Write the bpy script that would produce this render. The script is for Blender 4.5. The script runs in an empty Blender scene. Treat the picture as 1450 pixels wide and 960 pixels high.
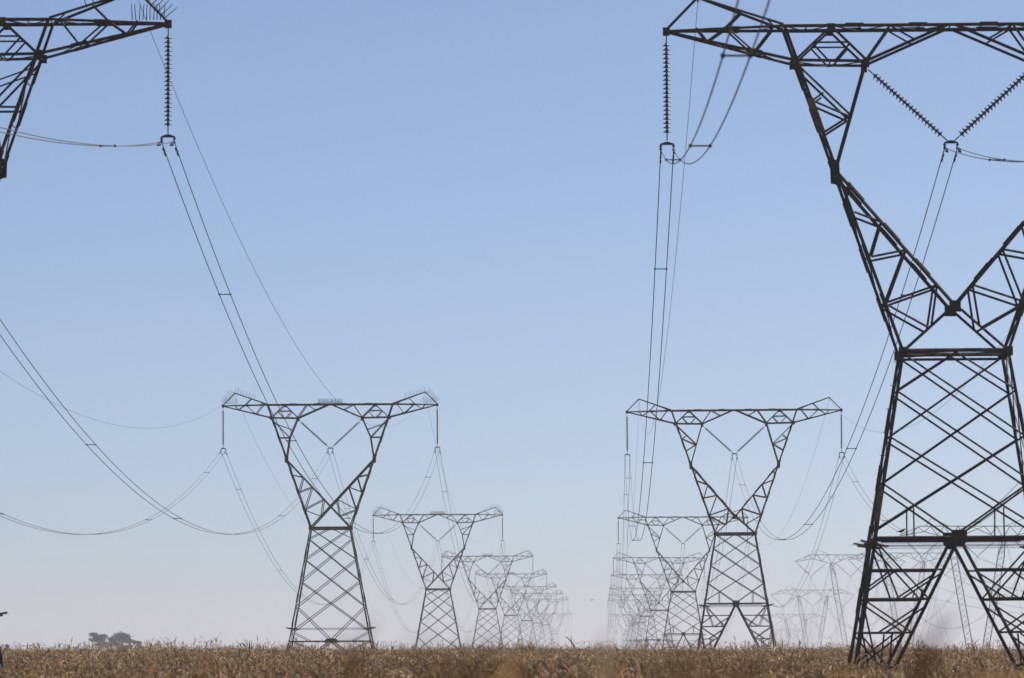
import bpy, math, random
import numpy as np
from mathutils import Vector, Matrix

random.seed(7); np.random.seed(7)
SC = bpy.context.scene
COL = SC.collection
R = math.radians

# ------------------------------------------------------------------ camera frame
F = 240.0 / 36.0 * 1450.0          # focal length in photo pixels
Y0 = 914.0                          # level of the horizon in the photo
PITCH = math.atan((Y0 - 480.0) / F)
ZC = 3.0
S = 20.0 / 806.0                    # metres per photo pixel at the nearest pylon

def at(px, py, Y):
    """world point seen at photo pixel (px, py), at distance Y"""
    dx, dz = (px - 725.0) / F, -(py - 480.0) / F
    d = Vector((dx, math.cos(PITCH) - dz * math.sin(PITCH), math.sin(PITCH) + dz * math.cos(PITCH)))
    return Vector((0, 0, ZC)) + d * (Y / d.y)

# ------------------------------------------------------------------ helpers
def tag(o, label=None, cat=None, group=None, kind=None):
    if label: o['label'] = label
    if cat: o['category'] = cat
    if group: o['group'] = group
    if kind: o['kind'] = kind
    return o

def link(o, parent=None):
    COL.objects.link(o)
    if parent: o.parent = parent
    return o

def empty(name, loc=(0, 0, 0)):
    o = bpy.data.objects.new(name, None); o.location = loc; o.empty_display_size = .3
    return link(o)

class MB:
    def __init__(s): s.v = []; s.f = []
    def add(s, vs, fs):
        n = len(s.v); s.v += [tuple(v) for v in vs]; s.f += [tuple(i + n for i in f) for f in fs]
    def box(s, c, d):
        x, y, z = (k / 2 for k in d)
        vs = [(c[0] + a * x, c[1] + b * y, c[2] + e * z) for a in (-1, 1) for b in (-1, 1) for e in (-1, 1)]
        s.add(vs, [(0, 1, 3, 2), (4, 6, 7, 5), (0, 4, 5, 1), (2, 3, 7, 6), (0, 2, 6, 4), (1, 5, 7, 3)])
    def angle(s, p, q, w, out=None):
        """rolled steel angle section from p to q, flanges of width w, corner towards out"""
        p, q = Vector(p), Vector(q); d = (q - p); w *= .69
        if d.length < 1e-4: return
        d.normalize()
        o = Vector(out) if out is not None else Vector((0.35, -1, 0.2))
        o = o - d * o.dot(d)
        if o.length < 1e-3: o = d.orthogonal()
        o.normalize(); k = d.cross(o)
        a = (-o + k).normalized(); b = (-o - k).normalized()
        t = max(.008, .10 * w); c0 = o * (w * .35)
        prof = [(0, 0), (w, 0), (w, t), (t, t), (t, w), (0, w)]
        vs = [e + c0 + a * i + b * j for e in (p, q) for i, j in prof]
        s.add(vs, [(i, (i + 1) % 6, 6 + (i + 1) % 6, 6 + i) for i in range(6)] + [(0, 5, 4, 3), (0, 3, 2, 1), (6, 7, 8, 9), (6, 9, 10, 11)])
    def tube(s, pts, r, n=6, caps=True):
        pts = [Vector(p) for p in pts]; rr = r if isinstance(r, (list, tuple)) else [r] * len(pts)
        base = len(s.v); prev = None
        for i, p in enumerate(pts):
            t = (pts[min(i + 1, len(pts) - 1)] - pts[max(i - 1, 0)]).normalized()
            if prev is None: u = t.orthogonal().normalized()
            else:
                u = prev - t * prev.dot(t)
                u = u.normalized() if u.length > 1e-6 else t.orthogonal().normalized()
            prev = u; w = t.cross(u)
            for k in range(n):
                a = 2 * math.pi * k / n
                s.v.append(tuple(p + (u * math.cos(a) + w * math.sin(a)) * rr[i]))
        for i in range(len(pts) - 1):
            for k in range(n):
                a = base + i * n + k; b = base + i * n + (k + 1) % n
                s.f.append((a, b, b + n, a + n))
        if caps:
            s.f.append(tuple(base + k for k in reversed(range(n))))
            s.f.append(tuple(base + (len(pts) - 1) * n + k for k in range(n)))
    def lathe(s, prof, n, M=None):
        base = len(s.v); M = M or Matrix()
        for r, z in prof:
            for k in range(n):
                a = 2 * math.pi * k / n
                s.v.append(tuple(M @ Vector((r * math.cos(a), r * math.sin(a), z))))
        for i in range(len(prof) - 1):
            for k in range(n):
                a = base + i * n + k; b = base + i * n + (k + 1) % n
                s.f.append((a, b, b + n, a + n))
    def plate(s, outline, y, t):
        """flat gusset plate in the xz plane at y, thickness t"""
        n = len(outline)
        vs = [(x, y - t / 2, z) for x, z in outline] + [(x, y + t / 2, z) for x, z in outline]
        s.add(vs, [tuple(range(n)), tuple(range(2 * n - 1, n - 1, -1))] + [(i, i + n, (i + 1) % n + n, (i + 1) % n) for i in range(n)])
    def mesh(s, name, m, smooth=False):
        me = bpy.data.meshes.new(name); me.from_pydata(s.v, [], s.f)
        me.materials.append(m)
        if smooth: me.polygons.foreach_set('use_smooth', [True] * len(me.polygons))
        me.update(); return me
    def build(s, name, m, parent=None, smooth=False):
        return link(bpy.data.objects.new(name, s.mesh(name, m, smooth)), parent)

def pieces(mb):
    """one MB for each separate piece"""
    par = list(range(len(mb.v)))
    def find(i):
        while par[i] != i: par[i] = par[par[i]]; i = par[i]
        return i
    for f in mb.f:
        for i in f[1:]: par[find(i)] = find(f[0])
    out = {}
    for f in mb.f: out.setdefault(find(f[0]), []).append(f)
    res = []
    for fs in out.values():
        ids = sorted({i for f in fs for i in f}); ix = {k: n for n, k in enumerate(ids)}; o = MB()
        o.add([mb.v[i] for i in ids], [tuple(ix[i] for i in f) for f in fs]); res.append(o)
    return res

# ------------------------------------------------------------------ materials
def mat(name):
    m = bpy.data.materials.new(name); m.use_nodes = True
    nt = m.node_tree; return m, nt, nt.nodes['Principled BSDF']

def ramp(nt, stops):
    r = nt.nodes.new('ShaderNodeValToRGB'); e = r.color_ramp.elements
    while len(e) < len(stops): e.new(0.5)
    for el, (p, c) in zip(e, stops): el.position = p; el.color = (*c, 1)
    return r

def noisy(name, stops, scale, rough=.6, metallic=0., spec=.5, detail=5., bump=0., coord='Object'):
    m, nt, b = mat(name)
    tc = nt.nodes.new('ShaderNodeTexCoord'); n = nt.nodes.new('ShaderNodeTexNoise')
    n.inputs['Scale'].default_value = scale; n.inputs['Detail'].default_value = detail
    nt.links.new(tc.outputs[coord], n.inputs['Vector'])
    r = ramp(nt, stops); nt.links.new(n.outputs['Fac'], r.inputs['Fac'])
    nt.links.new(r.outputs['Color'], b.inputs['Base Color'])
    b.inputs['Roughness'].default_value = rough; b.inputs['Metallic'].default_value = metallic
    b.inputs['Specular IOR Level'].default_value = spec
    if bump:
        bp = nt.nodes.new('ShaderNodeBump'); bp.inputs['Strength'].default_value = bump
        nt.links.new(n.outputs['Fac'], bp.inputs['Height']); nt.links.new(bp.outputs['Normal'], b.inputs['Normal'])
    return m

M = {}
M['steel'] = noisy('weathered_steel', [(.30, (.020, .020, .022)), (.48, (.045, .043, .041)), (.60, (.075, .056, .038)), (.74, (.13, .070, .030))], 1.6, rough=.8, spec=.15, detail=8)
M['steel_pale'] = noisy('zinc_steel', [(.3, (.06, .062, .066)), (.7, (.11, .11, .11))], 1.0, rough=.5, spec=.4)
M['wire'] = noisy('stranded_wire', [(.3, (.022, .022, .025)), (.7, (.04, .04, .042))], 2.0, rough=.5, spec=.4)
M['fitting'] = noisy('forged_fitting', [(.3, (.03, .03, .03)), (.7, (.06, .05, .045))], 6.0, rough=.55)
M['plate'] = noisy('faded_yellow_paint', [(.35, (.10, .06, .03)), (.6, (.30, .20, .05))], 5.0, rough=.6)
M['lettering'] = noisy('red_brown_paint', [(.3, (.10, .02, .015)), (.7, (.16, .04, .02))], 8.0, rough=.6)
M['concrete'] = noisy('concrete', [(.3, (.22, .21, .19)), (.7, (.34, .32, .29))], 6.0, rough=.9)
M['bird'] = noisy('bird_feathers', [(.4, (.03, .028, .026)), (.7, (.09, .075, .06))], 14.0, rough=.8)
m, nt, b = mat('insulator_glass')
b.inputs['Base Color'].default_value = (.13, .17, .145, 1); b.inputs['Roughness'].default_value = .6
b.inputs['Transmission Weight'].default_value = .1; b.inputs['Specular IOR Level'].default_value = .1; b.inputs['IOR'].default_value = 1.5
M['glass'] = m

# dry maize: tan to brown, thin leaves let some sun through
m = bpy.data.materials.new('dry_maize'); m.use_nodes = True; nt = m.node_tree; nt.nodes.clear()
out = nt.nodes.new('ShaderNodeOutputMaterial')
at_ = nt.nodes.new('ShaderNodeAttribute'); at_.attribute_name = 'tone'
oi = nt.nodes.new('ShaderNodeObjectInfo')
ad = nt.nodes.new('ShaderNodeMath'); ad.operation = 'MULTIPLY_ADD'; ad.inputs[1].default_value = .40; ad.use_clamp = True
nt.links.new(oi.outputs['Random'], ad.inputs[0]); nt.links.new(at_.outputs['Fac'], ad.inputs[2])
rp = ramp(nt, [(.0, (.145, .080, .034)), (.35, (.32, .195, .085)), (.62, (.48, .325, .155)), (.85, (.66, .50, .27)), (1., (.82, .70, .45))])
nt.links.new(ad.outputs[0], rp.inputs['Fac'])
df = nt.nodes.new('ShaderNodeBsdfPrincipled'); df.inputs['Roughness'].default_value = .55; df.inputs['Specular IOR Level'].default_value = .3
tl = nt.nodes.new('ShaderNodeBsdfTranslucent'); mx = nt.nodes.new('ShaderNodeMixShader'); mx.inputs[0].default_value = .45
nt.links.new(rp.outputs['Color'], df.inputs['Base Color']); nt.links.new(rp.outputs['Color'], tl.inputs['Color'])
nt.links.new(df.outputs[0], mx.inputs[1]); nt.links.new(tl.outputs[0], mx.inputs[2]); nt.links.new(mx.outputs[0], out.inputs['Surface'])
M['maize'] = m
M['soil'] = noisy('stubble_soil', [(.3, (.07, .045, .028)), (.55, (.12, .08, .048)), (.75, (.18, .125, .075))], .6, rough=.95, detail=10, bump=.4)
M['leaf'] = noisy('tree_leaves', [(.3, (.020, .030, .016)), (.55, (.038, .050, .026)), (.75, (.060, .070, .038))], .5, rough=.7)
M['bark'] = noisy('bark', [(.3, (.05, .04, .03)), (.7, (.10, .085, .065))], 3.0, rough=.9)

# ------------------------------------------------------------------ terrain
TY = [-2000, 0, 240, 640, 1057, 1500, 1905, 2315, 2675, 3080, 3945, 6000, 12000]
TZ = [0, 0, 0, .4, -1.7, -2.2, -1.9, -1.9, -1.4, -1., -3.5, -7, -9]
def sstep(a, b, x):
    t = np.clip((x - a) / (b - a), 0, 1); return t * t * (3 - 2 * t)
def terr(x, y):
    return np.interp(y, TY, TZ) - 6.0 * sstep(1900, 3200, y) * sstep(60, 110, x)

ys = np.concatenate([np.arange(-300, 1000, 25), np.arange(1000, 3000, 60), np.arange(3000, 8001, 200)])
xs = np.concatenate([np.arange(-2400, -200, 200), np.arange(-200, 201, 20), np.arange(400, 2401, 200)])
mb = MB()
for y in ys:
    for x in xs: mb.v.append((float(x), float(y), float(terr(x, y))))
nx = len(xs)
for j in range(len(ys) - 1):
    for i in range(nx - 1):
        a = j * nx + i; mb.f.append((a, a + 1, a + 1 + nx, a + nx))
g = mb.build('ground', M['soil'], smooth=True); tag(g, 'dry brown soil of the flat farm field', 'ground', kind='structure')

# ------------------------------------------------------------------ pylon geometry (pixels of the nearest pylon -> metres)
H = 24.9                         # beam top above the footing
VB = H / S                       # v of the footing
UBS = .156
def ub(v): return 75 + UBS * (v - 465)          # body half width
DB = 43.                         # half depth of the crossbeam
def dy(v):
    if v <= 52: return DB
    if v <= 205: return DB + (v - 52) / 153. * 4
    if v <= 465: return DB + 4 + (v - 205) / 260. * (71 - DB)
    return ub(v)
def P(u, v, f=1, sx=1, d=None):                   # face f = -1 near, +1 far
    return Vector((sx * u * S, f * (dy(v) if d is None else d) * S, H - v * S))
def legu(v): return 237 - .3484 * v if v < 465 else ub(v)

def pylon_parts(kind):
    """list of (part name, mesh, [sub-parts])"""
    global UBS
    Rk = kind == 'R'; UBS = .164 if Rk else .182
    vb = 727. if Rk else 890.
    parts = []
    # --- four corner legs, waist to footing
    for sx in (-1, 1):
        for f in (-1, 1):
            o = (sx, f, 0); b = MB()
            vs = [465, 560, 640, 727, 815, 905, VB]
            b.angle(P(75, 465, f, sx), P(ub(VB), VB, f, sx), .155, o)
            for v in vs[1:-1]:                     # splice plates, a little wider than the leg
                b.angle(P(ub(v - 20) + .7, v - 20, f, sx, ub(v - 20) + .7), P(ub(v + 16) + .7, v + 16, f, sx, ub(v + 16) + .7), .185, o)
            k = []
            if f == -1 and sx == -1 and Rk:        # step bolts
                sb = MB(); v = 480
                while v < 900:
                    p = P(ub(v), v, f, sx); sb.tube([p, p + Vector((-.26, -.05, 0))], .013, 5); v += 33
                k.append(('step_bolt', sb.mesh('step_bolt', M['steel'])))
            fb = MB(); q = P(ub(VB), VB, f, sx); fb.lathe([(.0, .25), (.3, .25), (.42, .1), (.45, -2.5), (0, -2.5)], 12, Matrix.Translation(q))
            k.append(('footing', fb.mesh('footing', M['concrete'])))
            parts.append(('leg', b.mesh('leg', M['steel']), k))
    # --- body lattice on the four faces
    pv = [520, 585, 651, 717] if Rk else [506, 584, 667, 761, 855]
    lat = MB(); legs = MB(); belt = MB()
    def face(u, v, k, dd=None):
        """point on face k (0 near,1 far,2 left,3 right); u signed along the face"""
        w = ub(v) if dd is None else dd
        return Vector([(u, -w), (u, w), (-w, u), (w, u)][k]).to_3d().xy.to_3d() * S + Vector((0, 0, H - v * S))
    for k in range(4):
        o = [(0, -1, .3), (0, 1, .3), (-1, 0, .3), (1, 0, .3)][k]
        w = .074 if k < 2 else .066
        for s in (-1, 1):
            L = lambda i, t: face(t * ub(pv[i]), pv[i], k)
            lat.angle(face(0, 466, k), L(0, s), w, o)
            lat.angle(face(-s * 75, 467, k), L(1, s), w, o)
            for i in range(2, len(pv)): lat.angle(L(i - 2, -s), L(i, s), w, o)
            lat.angle(face(0, vb - 2, k), L(len(pv) - 2, -s), w, o)
            lat.angle(L(len(pv) - 1, -s), face(-s * ub(vb) * .55, vb - 2, k), w * .8, o) if not Rk else None
            if Rk:
                lat.angle(face(s * 63, 686, k), face(s * 63, vb, k), .055, o)
        belt.angle(face(-ub(vb), vb, k), face(ub(vb), vb, k), .11, o)
        if k < 2: belt.angle(face(-ub(vb) * .85, vb + 2, k), face(ub(vb) * .85, vb + 2, k), .08, o)
        # splayed portal legs under the belt
        base_in = .51 * (VB - vb) if Rk else .9 * ub(VB)
        inn = lambda v: base_in * (v - vb) / (VB - vb)
        lv = [772, 813, 860, 908, 960] if Rk else [930, 968]
        for s in (-1, 1):
            legs.angle(face(0, vb, k), face(s * inn(VB), VB, k), .125, o)
            legs.angle(face(s * inn(VB), VB - 10, k), face(s * ub(VB), VB - 6, k), .1, o)
            pr = vb
            for i, v in enumerate(lv):
                if not (Rk and i == 0): legs.angle(face(s * ub(v), v, k), face(s * inn(v), v, k), .105 if i % 2 else .08, o)
                else: legs.angle(face(s * ub(v), v, k), face(s * inn(v), v, k), .07, o)
            if Rk:
                a = .068
                legs.angle(face(s * ub(vb), vb + 4, k), face(s * inn(813), 813, k), a, o)
                legs.angle(face(s * (ub(vb) - 6), vb + 16, k), face(s * 86, 813, k), a, o)
                legs.angle(face(s * ub(803), 803, k), face(s * 88, 772, k), a, o)
                legs.angle(face(s * 82, 813, k), face(s * inn(777), 777, k), a, o)
                legs.angle(face(s * ub(815), 815, k), face(s * inn(860), 860, k), a, o)
                legs.angle(face(s * (ub(826)), 826, k), face(s * (ub(900) - 28), 905, k), a, o)
                legs.angle(face(s * 105, 860, k), face(s * inn(824), 824, k), a, o)
                legs.angle(face(s * ub(862), 862, k), face(s * inn(915), 915, k), a, o)
                legs.angle(face(s * ub(912), 912, k), face(s * (inn(862) + 14), 862, k), a, o)
                legs.angle(face(s * 96, 862, k), face(s * (inn(930)), 930, k), a, o)
                legs.angle(face(s * ub(915), 915, k), face(s * inn(975), 975, k), a, o)
                legs.angle(face(s * ub(975), 975, k), face(s * inn(915), 915, k), a, o)
            else:
                legs.angle(face(s * ub(vb), vb, k), face(s * inn(930), 930, k), .07, o)
                legs.angle(face(s * ub(968), 968, k), face(s * inn(930), 930, k), .07, o)
        # verticals that stiffen the portal legs
        if Rk and k < 2:
            for s in (-1, 1):
                legs.angle(face(s * 52, 800, k), face(s * 56, 813, k), .05, o)
    for f in (-1, 1):                               # plan bracing at the belt
        belt.angle(face(-ub(vb) * .98, vb + 1, 0), face(0, vb, 1), .07); belt.angle(face(ub(vb) * .98, vb + 1, 0), face(0, vb, 1), .07)
    parts.append(('body_lattice', lat.mesh('body_lattice', M['steel']), []))
    parts.append(('belt', belt.mesh('belt', M['steel']), []))
    parts.append(('portal_bracing', legs.mesh('portal_bracing', M['steel']), []))
    gp = MB()
    if Rk:
        for f in (-1, 1): gp.plate([(-11 * S, H - (vb - 10) * S), (11 * S, H - (vb - 10) * S), (11 * S, H - (vb + 6) * S), (5 * S, H - (vb + 14) * S), (-5 * S, H - (vb + 14) * S), (-11 * S, H - (vb + 6) * S)], f * (ub(vb) * S + .02 * f * f) + f * .05, .03)
    else:
        for f in (-1, 1): gp.plate([(.55 * math.cos(a) , H - (vb + 6) * S + .42 * math.sin(a)) for a in [math.pi * i / 10 for i in range(11)]], f * ub(vb) * S + f * .05, .03)
    parts += [('belt_gusset', q.mesh('belt_gusset', M['steel']), []) for q in pieces(gp)]
    # --- waist
    b = MB()
    for k in range(4):
        o = [(0, -1, .3), (0, 1, .3), (-1, 0, .3), (1, 0, .3)][k]
        b.angle(face(-75, 463, k), face(75, 463, k), .15, o); b.angle(face(-70, 470, k), face(70, 470, k), .10, o)
    b.angle(face(-75, 465, 0), face(75, 465, 1), .08); b.angle(face(75, 466, 0), face(-75, 466, 1), .08)
    wg = MB()
    for sx in (-1, 1):
        for f in (-1, 1):
            wg.box(P(74, 465, f, sx), (.30, .30, .32))
    parts.append(('waist_beam', b.mesh('waist_beam', M['steel']), [('waist_gusset', q.mesh('waist_gusset', M['steel'])) for q in pieces(wg)]))
    # --- Y shaped head arms (left and right)
    for sx in (-1, 1):
        b = MB(); gs = MB()
        for f in (-1, 1):
            o = (sx * .8, f, 0); q = lambda u, v: P(u, v, f, sx); w = .085; fo = (0, f, .2)
            b.angle(q(237, 0), q(legu(205), 205), .145, o)
            b.angle(q(legu(205), 205), q(75, 465), .145, o)
            for v in (70, 130, 205, 265, 330, 400):
                b.angle(q(legu(v - 18) + 1, v - 18), q(legu(v + 16) + 1, v + 16), .175, o)
            if Rk:
                ch = lambda u: 205 + (167 - u) * (195 / 167.)
                b.angle(q(121, 52), q(163, 198), .11, fo)
                b.angle(q(220, 54), q(145, 127), w, fo); b.angle(q(196, 106), q(182, 96), .07, fo)
                b.angle(q(195, 108), q(146, 130), w, fo); b.angle(q(181, 152), q(146, 130), w, fo)
                b.angle(q(167, 205), q(0, 400), .13, fo)
                for u0, u1 in ((150, 128), (100, 78), (56, 36)):
                    b.angle(q(u0 - 1, ch(u0 + .5)), q(u1 - 1, ch(u1 + .5)), .155, fo)
                b.angle(q(2, 400), q(75, 465), .10, fo)
                h = (36, 432)
            else:
                ch = lambda u: 205 + (167 - u) * (260 / 242.)
                b.angle(q(121, 52), q(152, 125), .11, fo); b.angle(q(152, 125), q(163, 198), .11, fo)
                b.angle(q(220, 54), q(152, 125), w, fo); b.angle(q(legu(125), 125), q(152, 125), w, fo)
                b.angle(q(legu(70), 70), q(140, 96), .06, fo)
                p0, p1 = P(167, 205, f, sx), P(75, 465, f, -sx)
                b.angle(p0, p1, .14, fo)
                h = (36, 421)
            b.angle(q(legu(248), 248), q(145, ch(150)), .07, fo)
            b.angle(q(140, 266), q(102, ch(102)), w, fo); b.angle(q(102, ch(102)), q(117, 330), w, fo)
            b.angle(q(117, 330), q(68, ch(68)), w, fo); b.angle(q(68, ch(68)), q(96, 395), w, fo)
            b.angle(q(96, 395), q(25, ch(25)), w, fo); b.angle(q(96, 398), q(h[0], h[1]), w, fo)
            b.angle(q(25, ch(25)), q(h[0] - 2, h[1] - 2), w, fo)
            gs.plate([(sx * (legu(205) + a) * S, H - (205 + c) * S) for a, c in ((-5, -13), (5, -13), (4, 14), (-6, 16))], f * (dy(205) * S + .06), .025)
        for v in (90, 150, 205, 266, 330, 395):      # ties between near and far face
            b.angle(P(legu(v), v, -1, sx), P(legu(v), v, 1, sx), .07)
        for v0, v1 in ((90, 150), (150, 205), (205, 266), (266, 330), (330, 395), (395, 465)):
            b.angle(P(legu(v0), v0, -1, sx), P(legu(v1), v1, 1, sx), .06)
        for u in (102, 68, 25):
            b.angle(P(u, ch(u), -1, sx), P(u, ch(u), 1, sx), .06)
        k = [('arm_gusset', q.mesh('arm_gusset', M['steel'])) for q in pieces(gs)]
        parts.append(('head_arm', b.mesh('head_arm', M['steel']), k))
    if Rk:
        b = MB()
        for f in (-1, 1): b.box(P(0, 401, f), (.40, .06, .40))
        parts += [('neck_gusset', q.mesh('neck_gusset', M['steel']), []) for q in pieces(b)]
    # --- crossbeam between the arms
    b = MB(); gs = MB()
    for f in (-1, 1):
        fo = (0, f, .6)
        b.angle(P(237, 0, f, -1), P(237, 0, f, 1), .155, fo)
        for u in (-150, -60, 40, 130): b.angle(P(u, -1.2, f), P(u + 26, -1.2, f), .18, fo)
        for sx in (-1, 1):
            q = lambda u, v: P(u, v, f, sx); w = .075; o = (0, f, -.5)
            b.angle(q(222, 50), q(121, 52), .12, o); b.angle(q(121, 52), q(4, 1), .12, o)
            b.angle(q(218, 47), q(170, 2), .09, o); b.angle(q(170, 2), q(121, 50), .10, o); b.angle(q(121, 50), q(87, 2), .09, o)
            b.angle(q(194, 25), q(146, 25), w, o); b.angle(q(196, 27), q(175, 50), w, o); b.angle(q(144, 27), q(164, 50), w, o)
            b.angle(q(85, 3), q(52, 22), w, o)
            gs.box(q(170, 3), (.28, .04, .26)); gs.box(q(222, 50), (.26, .04, .30)); gs.box(q(121, 54), (.22, .06, .34))
    for v, us in ((0, (237, 204, 170, 128, 87, 44, 0)), (51, (222, 171, 121))):
        for sx in (-1, 1):
            for i, u in enumerate(us):
                b.angle(P(u, v, -1, sx), P(u, v, 1, sx), .065)
                if i: b.angle(P(us[i - 1], v + .8, -1 if i % 2 else 1, sx), P(u, v + .8, 1 if i % 2 else -1, sx), .06)
    parts.append(('crossbeam', b.mesh('crossbeam', M['steel']), [('beam_gusset', q.mesh('beam_gusset', M['steel'])) for q in pieces(gs)]))
    # --- cantilever arms and earth wire peaks
    for sx in (-1, 1):
        b = MB(); pk = MB()
        def A(u, v, f):
            t = max(0, (u - 237) / 166.)
            return P(u, v, f, sx, DB * (1 - t) + 3 * t)
        for f in (-1, 1):
            lo = lambda u: 50 - (u - 222) * (46 / 181.)
            o = (0, f, .5)
            b.angle(A(237, 0, f), A(403, 3, f), .12, o); b.angle(A(222, 50, f), A(403, 5, f), .12, (0, f, -.5))
            b.angle(A(300, 1, f), A(322, 1, f), .17, o); b.angle(A(290, lo(290), f), A(268, lo(268), f), .16, (0, f, -.5))
            zz = [(251, 0), (279, 1), (318, 0), (345, 1), (360, 0)]
            for (u0, a0), (u1, a1) in zip(zz, zz[1:]):
                b.angle(A(u0, lo(u0) if a0 else 0, f), A(u1, lo(u1) if a1 else 0, f), .075, o)
            pt = P(358, -45, f, sx, 2.5)
            pk.angle(A(403, 1, f), pt, .10, o); pk.angle(A(237, -2, f), pt, .11, o)
            pk.angle(A(297, -22, f), A(319, 0, f), .075, o)
            pk.angle(A(262, -11, f), A(251, 0, f), .06, o)
        for u in (251, 318, 360):
            b.angle(A(u, 0, -1), A(u, 0, 1), .06)
        for u in (279, 345):
            b.angle(A(u, lo(u), -1), A(u, lo(u), 1), .06)
        for u0, u1 in ((237, 279), (279, 318), (318, 360)):
            b.angle(A(u0, 0.8, -1), A(u1, .8, 1), .055); b.angle(A(u0, lo(u0), 1), A(u1, lo(u1), -1), .055)
        b.box(P(403, 4, 1, sx, 0), (.24, .26, .28))
        pk.angle(A(297, -22, -1), A(297, -22, 1), .06)
        pk.tube([P(358, -45, 1, sx, 0), P(358, -38, 1, sx, 0)], .03)
        k = []
        parts.append(('arm', b.mesh('arm', M['steel']), []))
        if not Rk:
            sp = MB()
            for i in range(10):                      # spikes on the arm tip and both slopes of the peak
                p = P(352 + i * 5, -2, 1, sx, 0); sp.tube([p, p + Vector((random.uniform(-.05, .05), random.uniform(-.1, .1), .56))], [.024, .016], 4)
            for i in range(9):
                t = (i + .5) / 9; a, c = P(400, -2, 1, sx, 0), P(358, -45, 1, sx, 0); p = a.lerp(c, t)
                sp.tube([p, p + Vector((sx * .42 + random.uniform(-.04, .04), random.uniform(-.1, .1), .38))], [.024, .016], 4)
            for i in range(8):
                t = i / 12; a, c = P(358, -45, 1, sx, 0), P(237, -2, 1, sx, 0); p = a.lerp(c, t)
                sp.tube([p, p + Vector((-sx * .14 + random.uniform(-.03, .03), random.uniform(-.1, .1), .50))], [.024, .016], 4)
            k.append(('bird_spikes', sp.mesh('bird_spikes', M['fitting'])))
        parts.append(('earth_wire_peak', pk.mesh('earth_wire_peak', M['steel']), k))
    if not Rk:
        for f in (-1, 1):
            sp = MB(); sp.tube([P(-46, -3, f), P(48, -3, f)], .022, 4)
            for i in range(18):
                p = P(-44 + i * 5.2, -2, f); sp.tube([p, p + Vector((random.uniform(-.05, .05), random.uniform(-.06, .06), .48))], [.024, .016], 4)
            parts.append(('bird_spikes', sp.mesh('bird_spikes', M['fitting']), []))
    # --- anti-climbing guard of barbed wire on outrigger bars
    b = MB(); wv = vb + 10 if Rk else vb - 46
    for s0, f0 in ((-1, -1), (1, -1), (1, 1), (-1, 1)):
        w = ub(wv)
        b.angle(Vector((s0 * (w - 22) * S, f0 * (w - 22) * S, H - (wv + 2) * S)), Vector((s0 * (w + 19) * S, f0 * (w + 19) * S, H - (wv - 6) * S)), .07)
        b.angle(Vector((s0 * (w + 14) * S, f0 * w * S, H - (wv - 2) * S)), Vector((s0 * (w - 18) * S, f0 * w * S, H - (wv + 2) * S)), .085)
    for off in (-20, -11, 8, 15, 22):
        w = ub(wv) + off; z = H - (wv - off * .15) * S
        cs = [Vector((s0 * w * S, f0 * w * S, z)) for s0, f0 in ((-1, -1), (1, -1), (1, 1), (-1, 1))]
        for a, c in zip(cs, cs[1:] + cs[:1]): b.tube([a, c], .007, 4)
    parts.append(('climbing_guard', b.mesh('climbing_guard', M['steel']), []))
    return parts

PARTS = {'L': pylon_parts('L'), 'R': pylon_parts('R')}

ORD = ['nearest', 'second', 'third', 'fourth', 'fifth', 'sixth', 'seventh', 'eighth', 'farthest']
DIST = [240, 637, 1057, 1500, 1905, 2315, 2675, 3080, 3945]
# beam level, beam centre in photo pixels, tilt of the beam in degrees
PL = [(30.5, -163, 0), (572.5, 467.5, -.35), (728.5, 620, -.2), (787.4, 690, -.3), (812.5, 723.5, -.1), (830.4, 746, 0), (840, 761, 0), (848.4, 773, 0), (869, 785, 0)]
PR = [(37.5, 1345, -.4), (580.5, 1039.5, -.5), (732, 967, -.2), (789.5, 933, 0), (813.7, 916, 0), (832.7, 905, 0), (841.6, 898, 0), (849.4, 892, 0), (870, 886, 0)]
NEARWORD = {
 ('L', 0): 'nearest left-row pylon, cut by the left edge with one arm in the top left corner',
 ('L', 1): 'whole dark pylon with combs of bird spikes along its beam, left of centre',
 ('R', 0): 'huge near pylon cut off by the right edge, towering above the field',
 ('R', 1): 'whole dark pylon on splayed A-shaped feet, just left of the huge right-hand pylon',
}
PY = {'L': [], 'R': []}
for side, rows in (('L', PL), ('R', PR)):
    for i, ((yb, cx, tilt), D) in enumerate(zip(rows, DIST)):
        root = empty('lattice_pylon')
        rowname = 'left' if side == 'L' else 'right'
        lab = NEARWORD.get((side, i)) or f'{ORD[i]} lattice pylon back in the {rowname} row' + (', faint with distance' if i > 5 else '')
        tag(root, lab, 'pylon', f'lattice pylons of the {rowname} power line')
        vpx = 846 if side == 'L' else 860
        rot = Matrix.Rotation(R(tilt), 4, 'Y') @ Matrix.Rotation(-math.atan((vpx - 725) / F), 4, 'Z')
        top = at(cx, yb, D)
        mat_w = Matrix.Translation(top) @ rot @ Matrix.Translation((0, 0, -H))
        root.matrix_world = mat_w
        for nm, me, subs in PARTS[side]:
            o = link(bpy.data.objects.new(nm, me), root)
            for sn, sm in subs:
                if sn == 'step_bolt' and i > 1: continue
                link(bpy.data.objects.new(sn, sm), o)
        PY[side].append((root, mat_w))

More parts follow.
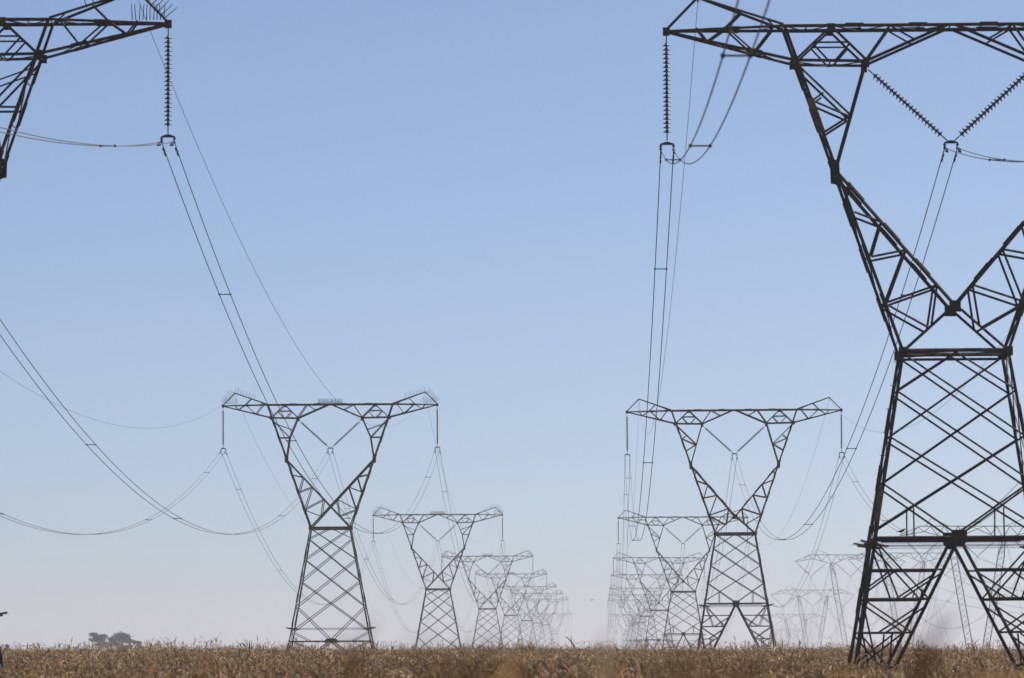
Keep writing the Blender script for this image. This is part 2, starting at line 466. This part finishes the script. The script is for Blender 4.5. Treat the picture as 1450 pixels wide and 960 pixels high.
# painted number plate on the nearest right pylon, left leg
r1, m1 = PY['R'][0]
pl = MB()
p0, p1 = P(legu(104), 104, -1, -1), P(legu(152), 152, -1, -1)
ax = (p1 - p0).normalized(); sd = ax.cross(Vector((0, 1, 0))).normalized(); c = (p0 + p1) / 2 + Vector((0, -.16, 0)) - sd * .02
hl, hw = (p1 - p0).length / 2, .12
pl.add([c + ax * a * hl + sd * b_ * hw + Vector((0, e, 0)) for e in (-.008, .008) for a, b_ in ((-1, -1), (1, -1), (1, 1), (-1, 1))],
       [(0, 1, 2, 3), (7, 6, 5, 4), (0, 4, 5, 1), (1, 5, 6, 2), (2, 6, 7, 3), (3, 7, 4, 0)])
plo = pl.build('number_plate', M['plate'], r1); plo['label'] = 'faded yellow number plate'
cu = bpy.data.curves.new('number', 'FONT'); cu.body = '300'; cu.size = .34; cu.align_x = 'CENTER'; cu.align_y = 'CENTER'; cu.extrude = .003
to = link(bpy.data.objects.new('number', cu))
bpy.context.view_layer.update()
me = bpy.data.meshes.new_from_object(to.evaluated_get(bpy.context.evaluated_depsgraph_get()))
bpy.data.objects.remove(to); me.materials.clear(); me.materials.append(M['lettering'])
# text runs down the leg
X_, Z_ = ax, Vector((0, -1, 0)); Y_ = Z_.cross(X_)
me.transform(Matrix.Translation(c + Vector((0, -.014, 0))) @ Matrix((X_, Y_, Z_)).transposed().to_4x4())
link(bpy.data.objects.new('number', me), plo)
ru = MB(); v0, v1 = 655, 705
ru.angle(P(ub(v0) + 3, v0, -1, -1, ub(v0) + 3), P(ub(v1) + 3, v1, -1, -1, ub(v1) + 3), .27, (-1, -1, 0))
o = ru.build('splice_plate', M['plate'], r1); o['label'] = 'ochre rusted splice plate'

# ------------------------------------------------------------------ insulator strings
DISC = [(.0, .060), (.050, .055), (.056, .02), (.09, .012), (.138, -.016), (.141, -.030), (.11, -.026), (.06, -.022), (.03, -.045), (0, -.045)]
db = MB(); db.lathe(DISC, 14); DISC_ME = db.mesh('disc', M['glass'], True)
PITCHD = 6.15 * S
def disc_frames(p, q, lead):
    d = (q - p); L = d.length; d.normalize(); n = int((L - lead * 1.6) / PITCHD)
    rot = (-d).to_track_quat('Z', 'Y').to_matrix().to_4x4()
    return [Matrix.Translation(p + d * (lead + PITCHD * (i + .5))) @ rot for i in range(n)]

def insulator(name, lab, grp, strings, yoke, Mw, fine, cat='insulator'):
    """strings = [(top, bottom)] in pylon-local metres; yoke = local centre of the yoke plate"""
    root = empty(name); root.matrix_world = Mw @ Matrix.Translation(yoke)
    tag(root, lab, cat, grp)
    for p, q in strings:
        p, q = p - yoke, q - yoke
        fr = disc_frames(p, q, .28)
        sp = MB(); sp.tube([p, q], .022, 6)
        d = (q - p).normalized()
        for fm in fr:                                  # metal caps between the glass sheds
            sp.tube([fm @ Vector((0, 0, .07)), fm @ Vector((0, 0, -.06))], .046 if fine else .05, 6)
        so = sp.build('cap_string', M['fitting'], root)
        if fine:
            for fm in fr:
                o = link(bpy.data.objects.new('disc', DISC_ME), so); o.matrix_local = fm
        else:
            b = MB()
            for fm in fr: b.lathe([(.05, .03), (.14, -.016), (.14, -.03), (.05, -.03)], 8, fm)
            b.build('disc_string', M['glass'], so)
    y = MB()
    y.plate([(-.25, -.02), (-.25, -.06), (-.10, -.065), (.10, -.065), (.25, -.06), (.25, -.02), (.05, .05), (-.05, .05)], 0, .03)
    for s in (-1, 1):
        y.tube([(s * .225, 0, -.02), (s * .225, 0, -.16)], .025, 6)
        y.tube([(s * .225 - .05, 0, -.10), (s * .225 + .05, 0, -.10)], .03, 6)
    yo = y.build('yoke_plate', M['fitting'], root)
    for s in (-1, 1):
        cl = MB(); cl.tube([(s * .225, -.24, -.245), (s * .225, -.12, -.215), (s * .225, .12, -.215), (s * .225, .24, -.245)], [.03, .05, .05, .03], 7)
        cl.tube([(s * .225, 0, -.15), (s * .225, 0, -.22)], .04, 6)
        cl.build('clamp', M['fitting'], root)
    return Mw @ (yoke + Vector((0, 0, -.225)))

ATT = {}
for side in 'LR':
    rowname = 'left' if side == 'L' else 'right'
    for i, (root, mw) in enumerate(PY[side]):
        grp = f'insulator strings of the {rowname} power line'
        fine = i < 2
        for ph, sx in (('left', -1), ('right', 1)):
            top = P(403, 9, 1, sx, 0); yk = P(403, 163, 1, sx, 0)
            if side == 'R' and i == 0 and sx == 1 or side == 'L' and i == 0 and sx == -1: pass
            ATT[side, i, ph] = insulator('insulator_string', f'hanging {"glass " if fine else ""}insulator string at the {ph} arm tip of the {ORD[i]} {rowname}-row pylon', grp, [(top, yk + Vector((0, 0, .08)))], yk, mw, fine)
        yk = P(0, 164, 1, 1, 0)
        ATT[side, i, 'middle'] = insulator('insulator_string', f'V-shaped insulator pair in the head of the {ORD[i]} {rowname}-row pylon', grp,
            [(P(117, 60, 1, sx, 0), yk + Vector((sx * .12, 0, .03))) for sx in (-1, 1)], yk, mw, fine)
        for ph, sx in (('left', -1), ('right', 1)):
            ATT[side, i, 'e' + ph] = mw @ P(358, -36, 1, sx, 0)

# ------------------------------------------------------------------ conductors
def sagpt(a, b, sag, t): return a.lerp(b, t) - Vector((0, 0, 4 * sag * t * (1 - t)))
def conductor(a, b, sag, lab, grp, gap=.225, r=.0145, n=56, spacers=6, dampers=(False, False), sides=6):
    root = empty('twin_conductor', a); tag(root, lab, 'power line', grp)
    side = Vector((b.y - a.y, -(b.x - a.x), 0)).normalized()
    for s in (-1, 1):
        w = MB()
        ts = [k / n for k in range(n + 1)]
        w.tube([sagpt(a, b, sag, t) + side * gap * s - a for t in ts], r, sides)
        wo = w.build('wire', M['wire'], root, True)
        L = (b - a).length
        dm = MB(); has = False
        for e, (on, t0, sg) in enumerate(((dampers[0], 0, 1), (dampers[1], 1, -1))):
            if not on: continue
            has = True
            for dist in (1.0, 1.9):
                t = t0 + sg * dist / L; c = sagpt(a, b, sag, t) + side * gap * s - a; dd = (sagpt(a, b, sag, t + .001) - sagpt(a, b, sag, t - .001)).normalized()
                k = c + Vector((0, 0, -.09)); dm.tube([c + Vector((0, 0, .03)), k], .022, 5)
                dm.tube([k - dd * .22, k - dd * .12, k - dd * .11, k + dd * .11, k + dd * .12, k + dd * .22], [.038, .034, .01, .01, .034, .038], 6)
        if has: dm.build('damper', M['fitting'], wo)
    for k in range(spacers):
        t = (k + .5 + .12 * math.sin(3.1 * k + a.x)) / spacers
        c = sagpt(a, b, sag, t) - a; sp = MB()
        sp.tube([c - side * gap, c + side * gap], .02, 5)
        dd = (b - a).normalized()
        for s in (-1, 1): sp.tube([c + side * gap * s - dd * .10, c + side * gap * s + dd * .10], .042, 6)
        sp.build('spacer', M['fitting'], root)

for side in 'LR':
    rowname = 'left' if side == 'L' else 'right'
    vpx = 846 if side == 'L' else 860
    for ph in ('left', 'middle', 'right'):
        g = f'twin conductors of the {rowname} power line'
        a1 = ATT[side, 0, ph]
        dirv = Vector(((vpx - 725) / F, 1, 0))
        a0 = a1 - dirv * 375 + Vector((0, 0, .3))
        conductor(a1, a0, 8.8 if side == 'R' else 8.0, f'twin conductor from the {ph} phase of the nearest {rowname}-row pylon towards the viewer', g, n=80, dampers=(True, False), spacers=7)
        for i in range(8):
            a, b_ = ATT[side, i, ph], ATT[side, i + 1, ph]
            sag = 10.6 * ((b_ - a).length / 397) ** 2 if i < 7 else 13
            conductor(a, b_, sag, f'twin conductor on the {ph} phase between the {ORD[i]} and {ORD[i+1]} {rowname}-row pylons', g, dampers=(i < 2, i < 1), r=.017, sides=6 if i < 3 else 4, n=64 if i < 2 else 40)
    for ph in ('left', 'right'):
        g = f'earth wires of the {rowname} power line'
        for i in range(-1, 8):
            if i < 0:
                a = ATT[side, 0, 'e' + ph]; b_ = a - Vector(((vpx - 725) / F, 1, 0)) * 375
                lab = f'thin earth wire from the {ph} peak of the nearest {rowname}-row pylon towards the viewer'
            else:
                a, b_ = ATT[side, i, 'e' + ph], ATT[side, i + 1, 'e' + ph]
                lab = f'thin earth wire on the {ph} peaks between the {ORD[i]} and {ORD[i+1]} {rowname}-row pylons'
            sag = 8.0 * ((b_ - a).length / 397) ** 2 if i < 7 else 10
            w = MB(); w.tube([sagpt(a, b_, sag, k / 48) - a for k in range(49)], .010, 5)
            o = w.build('earth_wire', M['wire'], None, True); o.location = a
            tag(o, lab, 'earth wire', g)

# ------------------------------------------------------------------ guyed V pylons of the far lines, right
def guyed_parts():
    HW, h = 14.0, 25.0
    Q = lambda u, v, y=0.: Vector((u * HW, y, h - v * HW))
    parts = []
    b = MB(); dp = .65
    lo = [(1., .125), (.68, .07), (.37, .155), (.28, .155), (0, .035)]
    for f in (-1, 1):
        y = lambda u: f * dp * min(1, max(.12, (1 - abs(u)) / .27))
        for sx in (-1, 1):
            q = lambda u, v: Q(sx * u, v, y(u))
            b.angle(q(0, 0), q(.73, 0), .13); b.angle(q(.73, 0), q(1, .115), .12)
            for (u0, v0), (u1, v1) in zip(lo, lo[1:]): b.angle(q(u0, v0), q(u1, v1), .12)
            zz = [(.0, .035), (.09, 0), (.18, .10), (.25, 0), (.33, .155), (.42, 0), (.52, .11), (.60, 0), (.68, .07), (.76, .012), (.86, .10)]
            for (u0, v0), (u1, v1) in zip(zz, zz[1:]): b.angle(q(u0, v0), q(u1, v1), .08)
    for sx in (-1, 1):
        for u in (0, .09, .18, .25, .33, .42, .52, .6, .73):
            b.angle(Q(sx * u, 0, -dp), Q(sx * (u + .06), 0, dp), .07)
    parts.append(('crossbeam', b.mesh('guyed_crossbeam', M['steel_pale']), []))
    for sx in (-1, 1):
        pk = MB()
        for f in (-1, 1):
            pk.angle(Q(sx * .36, 0, f * dp), Q(sx * .60, -.10, 0), .08); pk.angle(Q(sx * .66, 0, f * dp), Q(sx * .60, -.10, 0), .07)
            pk.angle(Q(sx * .48, 0, f * dp), Q(sx * .50, -.055, 0), .06)
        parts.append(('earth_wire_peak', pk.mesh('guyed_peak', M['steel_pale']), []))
        mbb = MB()
        t, e = Q(sx * .345, .155), Vector((sx * .9, 0, 0)); ax = (e - t); L = ax.length; axn = ax.normalized()
        s1 = axn.cross(Vector((0, 1, 0))).normalized(); s2 = Vector((0, 1, 0))
        hwid = lambda k: .58 * min(1., k / .16 + .18, (1 - k) / .12 + .25)
        n = 22; rows = []
        for k in range(n + 1):
            kk = k / n; c = t + ax * kk; hw = hwid(kk)
            rows.append([c + s1 * a * hw + s2 * b2 * hw for a, b2 in ((-1, -1), (1, -1), (1, 1), (-1, 1))])
        for k in range(n):
            for c in range(4):
                mbb.angle(rows[k][c], rows[k + 1][c], .10)
                d2 = (c + 1) % 4
                if k % 2: mbb.angle(rows[k][c], rows[k + 1][d2], .06)
                else: mbb.angle(rows[k][d2], rows[k + 1][c], .06)
        for a0 in (-1, 1):
            mbb.angle(Q(sx * .37, .155, a0 * dp), rows[3][0 if a0 < 0 else 2], .09); mbb.angle(Q(sx * .29, .155, a0 * dp), rows[3][1 if a0 < 0 else 3], .09)
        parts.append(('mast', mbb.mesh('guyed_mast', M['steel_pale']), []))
        for f in (-1, 1):
            gw = MB(); gw.tube([Q(sx * .36, .16), Vector((sx * 11, f * 13, 0))], .022, 5)
            parts.append(('guy_wire', gw.mesh('guy_wire', M['wire']), []))
    return parts
GP = guyed_parts()
GV = [('S', 1384, 745, 220), ('S', 1204, 785.6, 156), ('S', 1151, 835.3, 119), ('S', 1127, 870, 86), ('S', 1108, 891, 62), ('T', 1281, 783, 160)]
GLAB = ['slender guyed pylon standing behind the splayed feet of the huge right pylon', 'hazy guyed pylon half hidden behind the left leg of the huge right pylon',
        'pale guyed pylon between the two big right-row pylons', 'fainter guyed pylon low beside the A-shaped feet of the second right-row pylon',
        'faintest tiny guyed pylon low over the crop between the right-row pylons', 'hazy guyed pylon seen through the lower bracing of the huge right pylon']
GSHORT = ['nearest guyed pylon', 'guyed pylon half hidden by the huge leg', 'third guyed pylon', 'fourth guyed pylon', 'farthest guyed pylon', 'guyed pylon behind the huge bracing']
GA = []
for (row, cx, yb, w), lab, short in zip(GV, GLAB, GSHORT):
    D = 28 * F / w; top = at(cx, yb, D)
    root = empty('guyed_pylon', top - Vector((0, 0, 25.0))); tag(root, lab, 'pylon', 'guyed pylons of the hazy far lines')
    for nm, me, _ in GP: link(bpy.data.objects.new(nm, me), root)
    mw = Matrix.Translation(root.location); att = []
    for nm, c in (('left', -.716), ('middle', 0), ('right', .716)):
        yk = Vector((c * 14, 0, 25 - .385 * 14))
        if c: ends = [(c + (.27 if c > 0 else -.27), .13), (c - (.27 if c > 0 else -.27), .16)]
        else: ends = [(-.27, .15), (.27, .15)]
        att.append(insulator('insulator_string', f'{nm} V-shaped insulator of the ' + short, 'insulators of the hazy far lines',
            [(Vector((u * 14, 0, 25 - v * 14)), yk + Vector((.1 if u > c else -.1, 0, .05))) for u, v in ends], yk, mw, False))
    GA.append(att)
GNAME = ['nearest', 'second', 'third', 'fourth', 'farthest']
for i in range(4):
    for k, ph in enumerate(('left', 'middle', 'right')):
        a, b_ = GA[i][k], GA[i + 1][k]
        conductor(a, b_, min(13, 10 * ((b_ - a).length / 420) ** 2), f'hazy conductor on the {ph} phase between the {GNAME[i]} and {GNAME[i+1]} guyed pylons', 'conductors of the hazy far lines', gap=.22, r=.02, n=36, spacers=8, sides=4)
for k, ph in enumerate(('left', 'middle', 'right')):
    a = GA[0][k]; b_ = a + Vector((60, -420, -.5))
    conductor(a, b_, 10.5, f'hazy conductor on the {ph} phase of the nearest guyed pylon running out to the right', 'conductors of the hazy far lines', gap=.22, r=.02, n=36, spacers=9, sides=4)
    a = GA[5][k]; b_ = a + Vector((70, -440, -.5))
    conductor(a, b_, 10.5, f'hazy conductor on the {ph} phase of the guyed pylon behind the huge pylon, running right', 'conductors of the hazy far lines', gap=.22, r=.02, n=36, spacers=9, sides=4)

# ------------------------------------------------------------------ birds
def bird(loc, sc, lab, flying=False, yaw=0.):
    root = empty('bird', loc); root.scale = (sc,) * 3; root.rotation_euler.z = yaw; tag(root, lab, 'bird')
    b = MB()
    b.tube([(-.42, 0, .13), (-.25, 0, .15), (-.12, 0, .16), (.0, 0, .19), (.10, 0, .24), (.15, 0, .30), (.20, 0, .335), (.25, 0, .33), (.29, 0, .32), (.34, 0, .31)],
           [.015, .04, .085, .105, .09, .06, .062, .045, .018, .004], 10)
    b.build('body', M['bird'], root, True)
    if flying:
        for s in (-1, 1):
            w = MB(); w.add([(-.10, s * .05, .2), (.10, s * .05, .22), (.06, s * .45, .34), (-.10, s * .42, .33), (-.12, s * .85, .28), (-.02, s * .85, .28)], [(0, 1, 2, 3), (3, 2, 5, 4)])
            w.build('wing', M['bird'], root)
    else:
        for s in (-1, 1):
            w = MB(); w.tube([(.0, s * .04, .13), (-.01, s * .04, .0)], .01, 5); w.build('leg', M['bird'], root)
p = (PY['R'][0][1] @ P(-80, 721.5, -1, 1))
bird(p, .45, 'small dark bird perched on the belt of the huge right pylon', yaw=R(10))
bird(at(838, 851, 900), .6, 'tiny bird flying low between the two rows of pylons', True, R(60))

# ------------------------------------------------------------------ far trees on the left
def tree(name, px, D, ytop, wpx, lab, grp, seed, lean=0., clumps=9, trunk=True, low=.3):
    rn = random.Random(seed); k = D / F; gx = at(px, Y0, D).x; gz = float(terr(gx, D))
    top = at(px, ytop, D).z - gz; hw = wpx * k / 2
    root = empty(name, (gx, D, gz)); tag(root, lab, 'tree' if trunk else 'bush', grp)
    b = MB(); cr = MB()
    cl = []
    for i in range(clumps):
        a = rn.uniform(-1, 1); hz = top * (rn.uniform(low, .88) if i else .86)
        c = Vector((a * hw * .72 + lean * hw * (hz / top), rn.uniform(-.6, .6) * hw, hz)); cl.append((c, rn.uniform(.20, .40) * hw + .35))
    if trunk:
        b.tube([(0, 0, -.4), (lean * hw * .2, 0, top * .2), (lean * hw * .5, 0, top * .45), (lean * hw, 0, top * .72)], [.32, .25, .19, .08], 7)
        for c, r in cl: b.tube([(lean * hw * .35, 0, top * .34), ((lean * hw * .35 + c.x) / 2, c.y / 2, (top * .34 + c.z) / 2 + .2), c], [.13, .09, .04], 5)
        b.build('trunk', M['bark'], root, True)
    for c, r in cl:
        for q in range(260):
            d = Vector((rn.gauss(0, 1), rn.gauss(0, 1), rn.gauss(0, .62))); d = d.normalized() * r * rn.random() ** .45 * rn.uniform(.7, 1.35)
            d.z *= .72; o = c + d; s = rn.uniform(.14, .32)
            u = Vector((rn.gauss(0, 1), rn.gauss(0, 1), rn.gauss(0, 1))).normalized(); v = u.orthogonal().normalized()
            n = len(cr.v); cr.v += [tuple(o + u * s), tuple(o + v * s * .6), tuple(o - u * s), tuple(o - v * s * .6)]; cr.f.append((n, n + 1, n + 2, n + 3))
    cr.build('crown', M['leaf'], root)
TG = 'far trees on the left horizon'
tree('tree', 143, 2300, 893, 30, 'leaning far tree with an open crown, leftmost of the horizon clump', TG, 3, lean=-.4, clumps=10, low=.35)
tree('tree', 167, 2320, 893, 34, 'densest rounded tree in the middle of the far horizon clump', TG, 5, lean=.1, clumps=22, low=.2)
tree('bush', 188, 2280, 903, 26, 'low far bush at the right end of the horizon clump', TG, 8, clumps=16, trunk=False, low=.12)
tree('bush', 11, 1900, 911, 11, 'dark low bush on the horizon at the far left edge', TG, 9, clumps=6, trunk=False, low=.2)

# ------------------------------------------------------------------ dry maize
def maize_mesh(seed, sparse=False):
    rn = random.Random(seed); b = MB(); tone = []
    def mark(t):
        tone.extend([t] * (len(b.v) - len(tone)))
    h = rn.uniform(2.05, 2.35); bx, by = rn.uniform(-.1, .1), rn.uniform(-.1, .1)
    ctr = lambda t: Vector((bx * t * t, by * t * t, h * t))
    b.tube([ctr(k / 5) for k in range(6)], [.014, .013, .012, .010, .007, .004], 4, False); mark(.28)
    az = rn.uniform(0, 6.28); nl = 5 if sparse else rn.randint(15, 18)
    for i in range(nl):
        t = (.80 if sparse else .36) + (.19 if sparse else .63) * i / (nl - 1); p = ctr(t); az += math.pi + rn.uniform(-.7, .7)
        L = rn.uniform(.20, .48) * (1.2 - .6 * abs(t - .55)); w = rn.uniform(.011, .026)
        el = rn.uniform(.2, 1.35); droop = rn.uniform(.8, 3.6); tw = rn.uniform(-2.2, 2.2)
        n = 6; q = p.copy(); rowsv = []
        for k in range(n + 1):
            s = k / n; e = el - droop * s ** 1.2; dirv = Vector((math.cos(az) * math.cos(e), math.sin(az) * math.cos(e), math.sin(e)))
            lat_ = dirv.cross(Vector((math.sin(az), -math.cos(az), .01))).normalized(); sid = dirv.cross(lat_).normalized()
            a = tw * s; sv = sid * math.cos(a) + lat_ * math.sin(a)
            ww = w * (math.sin(math.pi * (.12 + .86 * s)) ** .7) * (1 - .25 * rn.random())
            rowsv.append((q - sv * ww, q + sv * ww)); q = q + dirv * (L / n)
        base = len(b.v)
        for a_, c_ in rowsv: b.v += [tuple(a_), tuple(c_)]
        for k in range(n): b.f.append((base + 2 * k, base + 2 * k + 1, base + 2 * k + 3, base + 2 * k + 2))
        mark(min(.72, max(.02, rn.gauss(.30, .20))) if rn.random() > .12 else rn.uniform(.6, .8))
    for i in range(0 if sparse else rn.choice((1, 1, 2))):               # ear in its pale husk
        t = rn.uniform(.52, .74); p = ctr(t); a = rn.uniform(0, 6.28); e = rn.uniform(-.8, 1.1)
        d = Vector((math.cos(a) * math.cos(e), math.sin(a) * math.cos(e), math.sin(e)))
        b.tube([p + d * .03, p + d * .08, p + d * .16, p + d * .24, p + d * .30], [.012, .030, .034, .024, .004], 6, False); mark(.74)
    for i in range(rn.choice((0, 3, 4))):               # withered tassel
        a = rn.uniform(0, 6.28); q = rn.uniform(.2, .9); c = ctr(1.)
        b.tube([c, c + Vector((math.cos(a) * .03 * q, math.sin(a) * .03 * q, .10)), c + Vector((math.cos(a) * .11 * q, math.sin(a) * .11 * q, .20 - .08 * q))], [.006, .005, .003], 3, False); mark(.22)
    me = bpy.data.meshes.new('maize_plant'); me.from_pydata(b.v, [], b.f); me.materials.append(M['maize'])
    at2 = me.attributes.new('tone', 'FLOAT', 'POINT'); at2.data.foreach_set('value', tone)
    me.polygons.foreach_set('use_smooth', [True] * len(me.polygons)); me.update()
    me['h'] = max(v[2] for v in b.v); me['stalk'] = h; return me
PROTO = [maize_mesh(40 + i) for i in range(10)] + [maize_mesh(71 + i, True) for i in range(5)]

def tassel_mesh(h, seed):
    rn = random.Random(seed); b = MB()
    for i in range(7):
        a = rn.uniform(0, 6.28); s = rn.uniform(.15, .4)
        b.tube([(0, 0, h - .05), (math.cos(a) * s * .08, math.sin(a) * s * .08, h + .1), (math.cos(a) * s * .35, math.sin(a) * s * .35, h + .22 - .1 * s)], [.006, .006, .003], 4)
    me = b.mesh('tassel', M['maize']); at2 = me.attributes.new('tone', 'FLOAT', 'POINT'); at2.data.foreach_set('value', [.35] * len(me.vertices))
    return me
FG = [(566, 930, 20, 'blurred maize plant with a pale leaf and orange top at the bottom edge'),
      (645, 928, 19, 'blurred tan maize stalk at the bottom edge under the third left-row pylon'),
      (1010, 940, 20, 'blurred brown maize plant at the bottom edge below the right-row pylons'),
      (1288, 944, 24, 'blurred dark maize plant covering the foot of the huge right pylon'),
      (1428, 934, 20, 'blurred maize plant at the bottom right corner of the field'),
      (330, 946, 22, 'blurred maize plant at the bottom edge left of the spiked pylon'),
      (835, 940, 20, 'blurred maize plant at the bottom edge between the two pylon rows'),
      (95, 948, 22, 'blurred maize plant at the bottom left of the field'),
      (1165, 946, 21, 'blurred maize plant at the bottom edge left of the huge pylon foot'),
      (460, 948, 22, 'blurred maize plant at the bottom edge below the spiked pylon'),
      (583, 872, 15, 'faint blurred maize tip against the sky beside the foot of the third left-row pylon'),
      (656, 862, 16, 'faint upright blurred maize tip against the sky near the third left-row pylon'),
      (868, 884, 14, 'faint blurred arching maize tip against the sky between the two pylon rows'),
      (988, 878, 15, 'faint reddish blurred maize tip in front of the third right-row pylon'),
      (1385, 858, 14, 'faint grey blurred maize tip inside the splayed feet of the huge right pylon')]
SRC = []
for i, (px, py, d, lab) in enumerate(FG):
    me = PROTO[i % len(PROTO)]; pt = at(px, py, d)
    o = bpy.data.objects.new('maize_plant', me); link(o)
    k = pt.z / max(me['h'], me['stalk'] + (.24 if i % 2 else 0.)); o.scale = (k,) * 3; o.location = (pt.x, pt.y, 0); o.rotation_euler.z = i * 1.7
    tag(o, lab, 'plant', 'blurred maize plants close to the viewer')
    if i % 2: link(bpy.data.objects.new('tassel', tassel_mesh(me['stalk'], 90 + i)), o)
    if i < len(PROTO): SRC.append(o)

def scatter(y0, y1, per_m2, margin):
    n = 0; pts = []
    ts = np.linspace(y0, y1, 40)
    for a, b_ in zip(ts, ts[1:]):
        hw0 = .0768 * b_ + margin; cx = 0
        k = int((b_ - a) * 2 * hw0 * per_m2)
        pts.append(np.stack([np.random.uniform(-hw0, hw0, k), np.random.uniform(a, b_, k)], 1))
    return np.concatenate(pts)
near = scatter(3.5, 125, 4.5, 8)
mid = scatter(125, 430, 6.5, 10)
far1 = scatter(430, 900, 2.4, 12)
far2 = scatter(900, 2300, .28, 16)
pts = np.concatenate([near, mid, far1, far2])
pts[:, 0] = np.round(pts[:, 0] / .75) * .75 * (np.random.rand(len(pts)) > .5) + pts[:, 0] * 0 + 0 if False else pts[:, 0]
z = terr(pts[:, 0], pts[:, 1])
n = len(pts)
# height: gentle patches plus a few plants that tower over the rest
patch = .05 * np.sin(pts[:, 0] * .21 + 1.3) * np.sin(pts[:, 1] * .013) + .04 * np.sin(pts[:, 0] * .9 + pts[:, 1] * .05)
sc = .90 + patch + np.random.normal(0, .05, n)
tall = np.random.rand(n) < .024 * (pts[:, 1] > 240)
sc[tall] += np.random.uniform(.08, .38, tall.sum())
sc[pts[:, 1] < 130] = np.minimum(sc[pts[:, 1] < 130], 1.02)
me = bpy.data.meshes.new('maize_field'); me.vertices.add(n)
me.vertices.foreach_set('co', np.stack([pts[:, 0], pts[:, 1], z], 1).astype(np.float32).ravel())
for nm, arr in (('psc', sc), ('prot', np.random.uniform(0, 6.283, n))):
    at3 = me.attributes.new(nm, 'FLOAT', 'POINT'); at3.data.foreach_set('value', arr.astype(np.float32))
at3 = me.attributes.new('pidx', 'INT', 'POINT'); at3.data.foreach_set('value', np.random.randint(0, len(SRC), n).astype(np.int32))
fo = link(bpy.data.objects.new('maize_field', me))
tag(fo, 'wide field of dry brown maize in front of the pylons', 'crop field', kind='stuff')
ng = bpy.data.node_groups.new('maize_field', 'GeometryNodeTree')
ng.interface.new_socket('Geometry', in_out='INPUT', socket_type='NodeSocketGeometry'); ng.interface.new_socket('Geometry', in_out='OUTPUT', socket_type='NodeSocketGeometry')
N = ng.nodes.new; gi, go = N('NodeGroupInput'), N('NodeGroupOutput')
iop = N('GeometryNodeInstanceOnPoints'); iop.inputs['Pick Instance'].default_value = True
g2i = N('GeometryNodeGeometryToInstance')
for o in SRC:
    oinf = N('GeometryNodeObjectInfo'); oinf.transform_space = 'ORIGINAL'; oinf.inputs['Object'].default_value = o
    ng.links.new(oinf.outputs['Geometry'], g2i.inputs[0])
ng.links.new(gi.outputs[0], iop.inputs['Points']); ng.links.new(g2i.outputs[0], iop.inputs['Instance'])
def named(nm, ty):
    a = N('GeometryNodeInputNamedAttribute'); a.data_type = ty; a.inputs['Name'].default_value = nm; return a.outputs['Attribute']
ng.links.new(named('pidx', 'INT'), iop.inputs['Instance Index'])
cx = N('ShaderNodeCombineXYZ'); ng.links.new(named('prot', 'FLOAT'), cx.inputs['Z'])
ng.links.new(cx.outputs[0], iop.inputs['Rotation']); ng.links.new(named('psc', 'FLOAT'), iop.inputs['Scale'])
ng.links.new(iop.outputs[0], go.inputs[0])
md = fo.modifiers.new('maize', 'NODES'); md.node_group = ng

# ------------------------------------------------------------------ haze
mh = bpy.data.materials.new('haze'); mh.use_nodes = True; nt = mh.node_tree; nt.nodes.clear()
ou = nt.nodes.new('ShaderNodeOutputMaterial'); pv = nt.nodes.new('ShaderNodeVolumePrincipled')
pv.inputs['Color'].default_value = (.93, .95, .98, 1); pv.inputs['Density'].default_value = 1.1e-4; pv.inputs['Anisotropy'].default_value = .3
nt.links.new(pv.outputs[0], ou.inputs['Volume'])
hb = MB(); z0, z1 = -18., 36.
hb.box((0, 3850, (z0 + z1) / 2), (4900, 8400, z1 - z0))
ho = hb.build('haze', mh); tag(ho, 'thin pale haze over the field', 'haze', kind='stuff')

# ------------------------------------------------------------------ light, sky, camera
SUN_EL, SUN_AZ = R(40), R(34)          # azimuth measured from the view direction towards the right
w = bpy.data.worlds.new('World'); SC.world = w; w.use_nodes = True; nt = w.node_tree
bg = nt.nodes['Background']; sky = nt.nodes.new('ShaderNodeTexSky'); sky.sky_type = 'NISHITA'; sky.sun_disc = False
sky.sun_elevation = SUN_EL; sky.sun_rotation = SUN_AZ; sky.altitude = 100; sky.air_density = .42; sky.dust_density = .65; sky.ozone_density = 4.5
nt.links.new(sky.outputs[0], bg.inputs['Color']); bg.inputs['Strength'].default_value = .087
sl = bpy.data.lights.new('sun', 'SUN'); sl.energy = 4.6; sl.angle = R(.5); sl.color = (1, .92, .87)
so = link(bpy.data.objects.new('sun', sl))
sd = Vector((math.sin(SUN_AZ) * math.cos(SUN_EL), math.cos(SUN_AZ) * math.cos(SUN_EL), math.sin(SUN_EL)))
so.rotation_euler = sd.to_track_quat('Z', 'Y').to_euler()

cam = bpy.data.cameras.new('camera'); cam.lens = 240; cam.sensor_width = 36; cam.clip_start = .5; cam.clip_end = 20000
cam.dof.use_dof = True; cam.dof.focus_distance = 420; cam.dof.aperture_fstop = 4.0
co = link(bpy.data.objects.new('camera', cam)); co.location = (0, 0, ZC); co.rotation_euler = (math.pi / 2 + PITCH, 0, 0)
SC.camera = co
SC.view_settings.view_transform = 'Standard'; SC.view_settings.look = 'None'; SC.view_settings.exposure = 0.; SC.view_settings.gamma = 1
SC.cycles.max_bounces = 8; SC.cycles.transparent_max_bounces = 8; SC.cycles.volume_bounces = 1
SC.cycles.use_denoising = True
try:
    SC.cycles.denoiser = 'OPENIMAGEDENOISE'; SC.cycles.denoising_input_passes = 'RGB_ALBEDO_NORMAL'; SC.cycles.denoising_prefilter = 'ACCURATE'
except Exception:
    SC.cycles.use_denoising = False
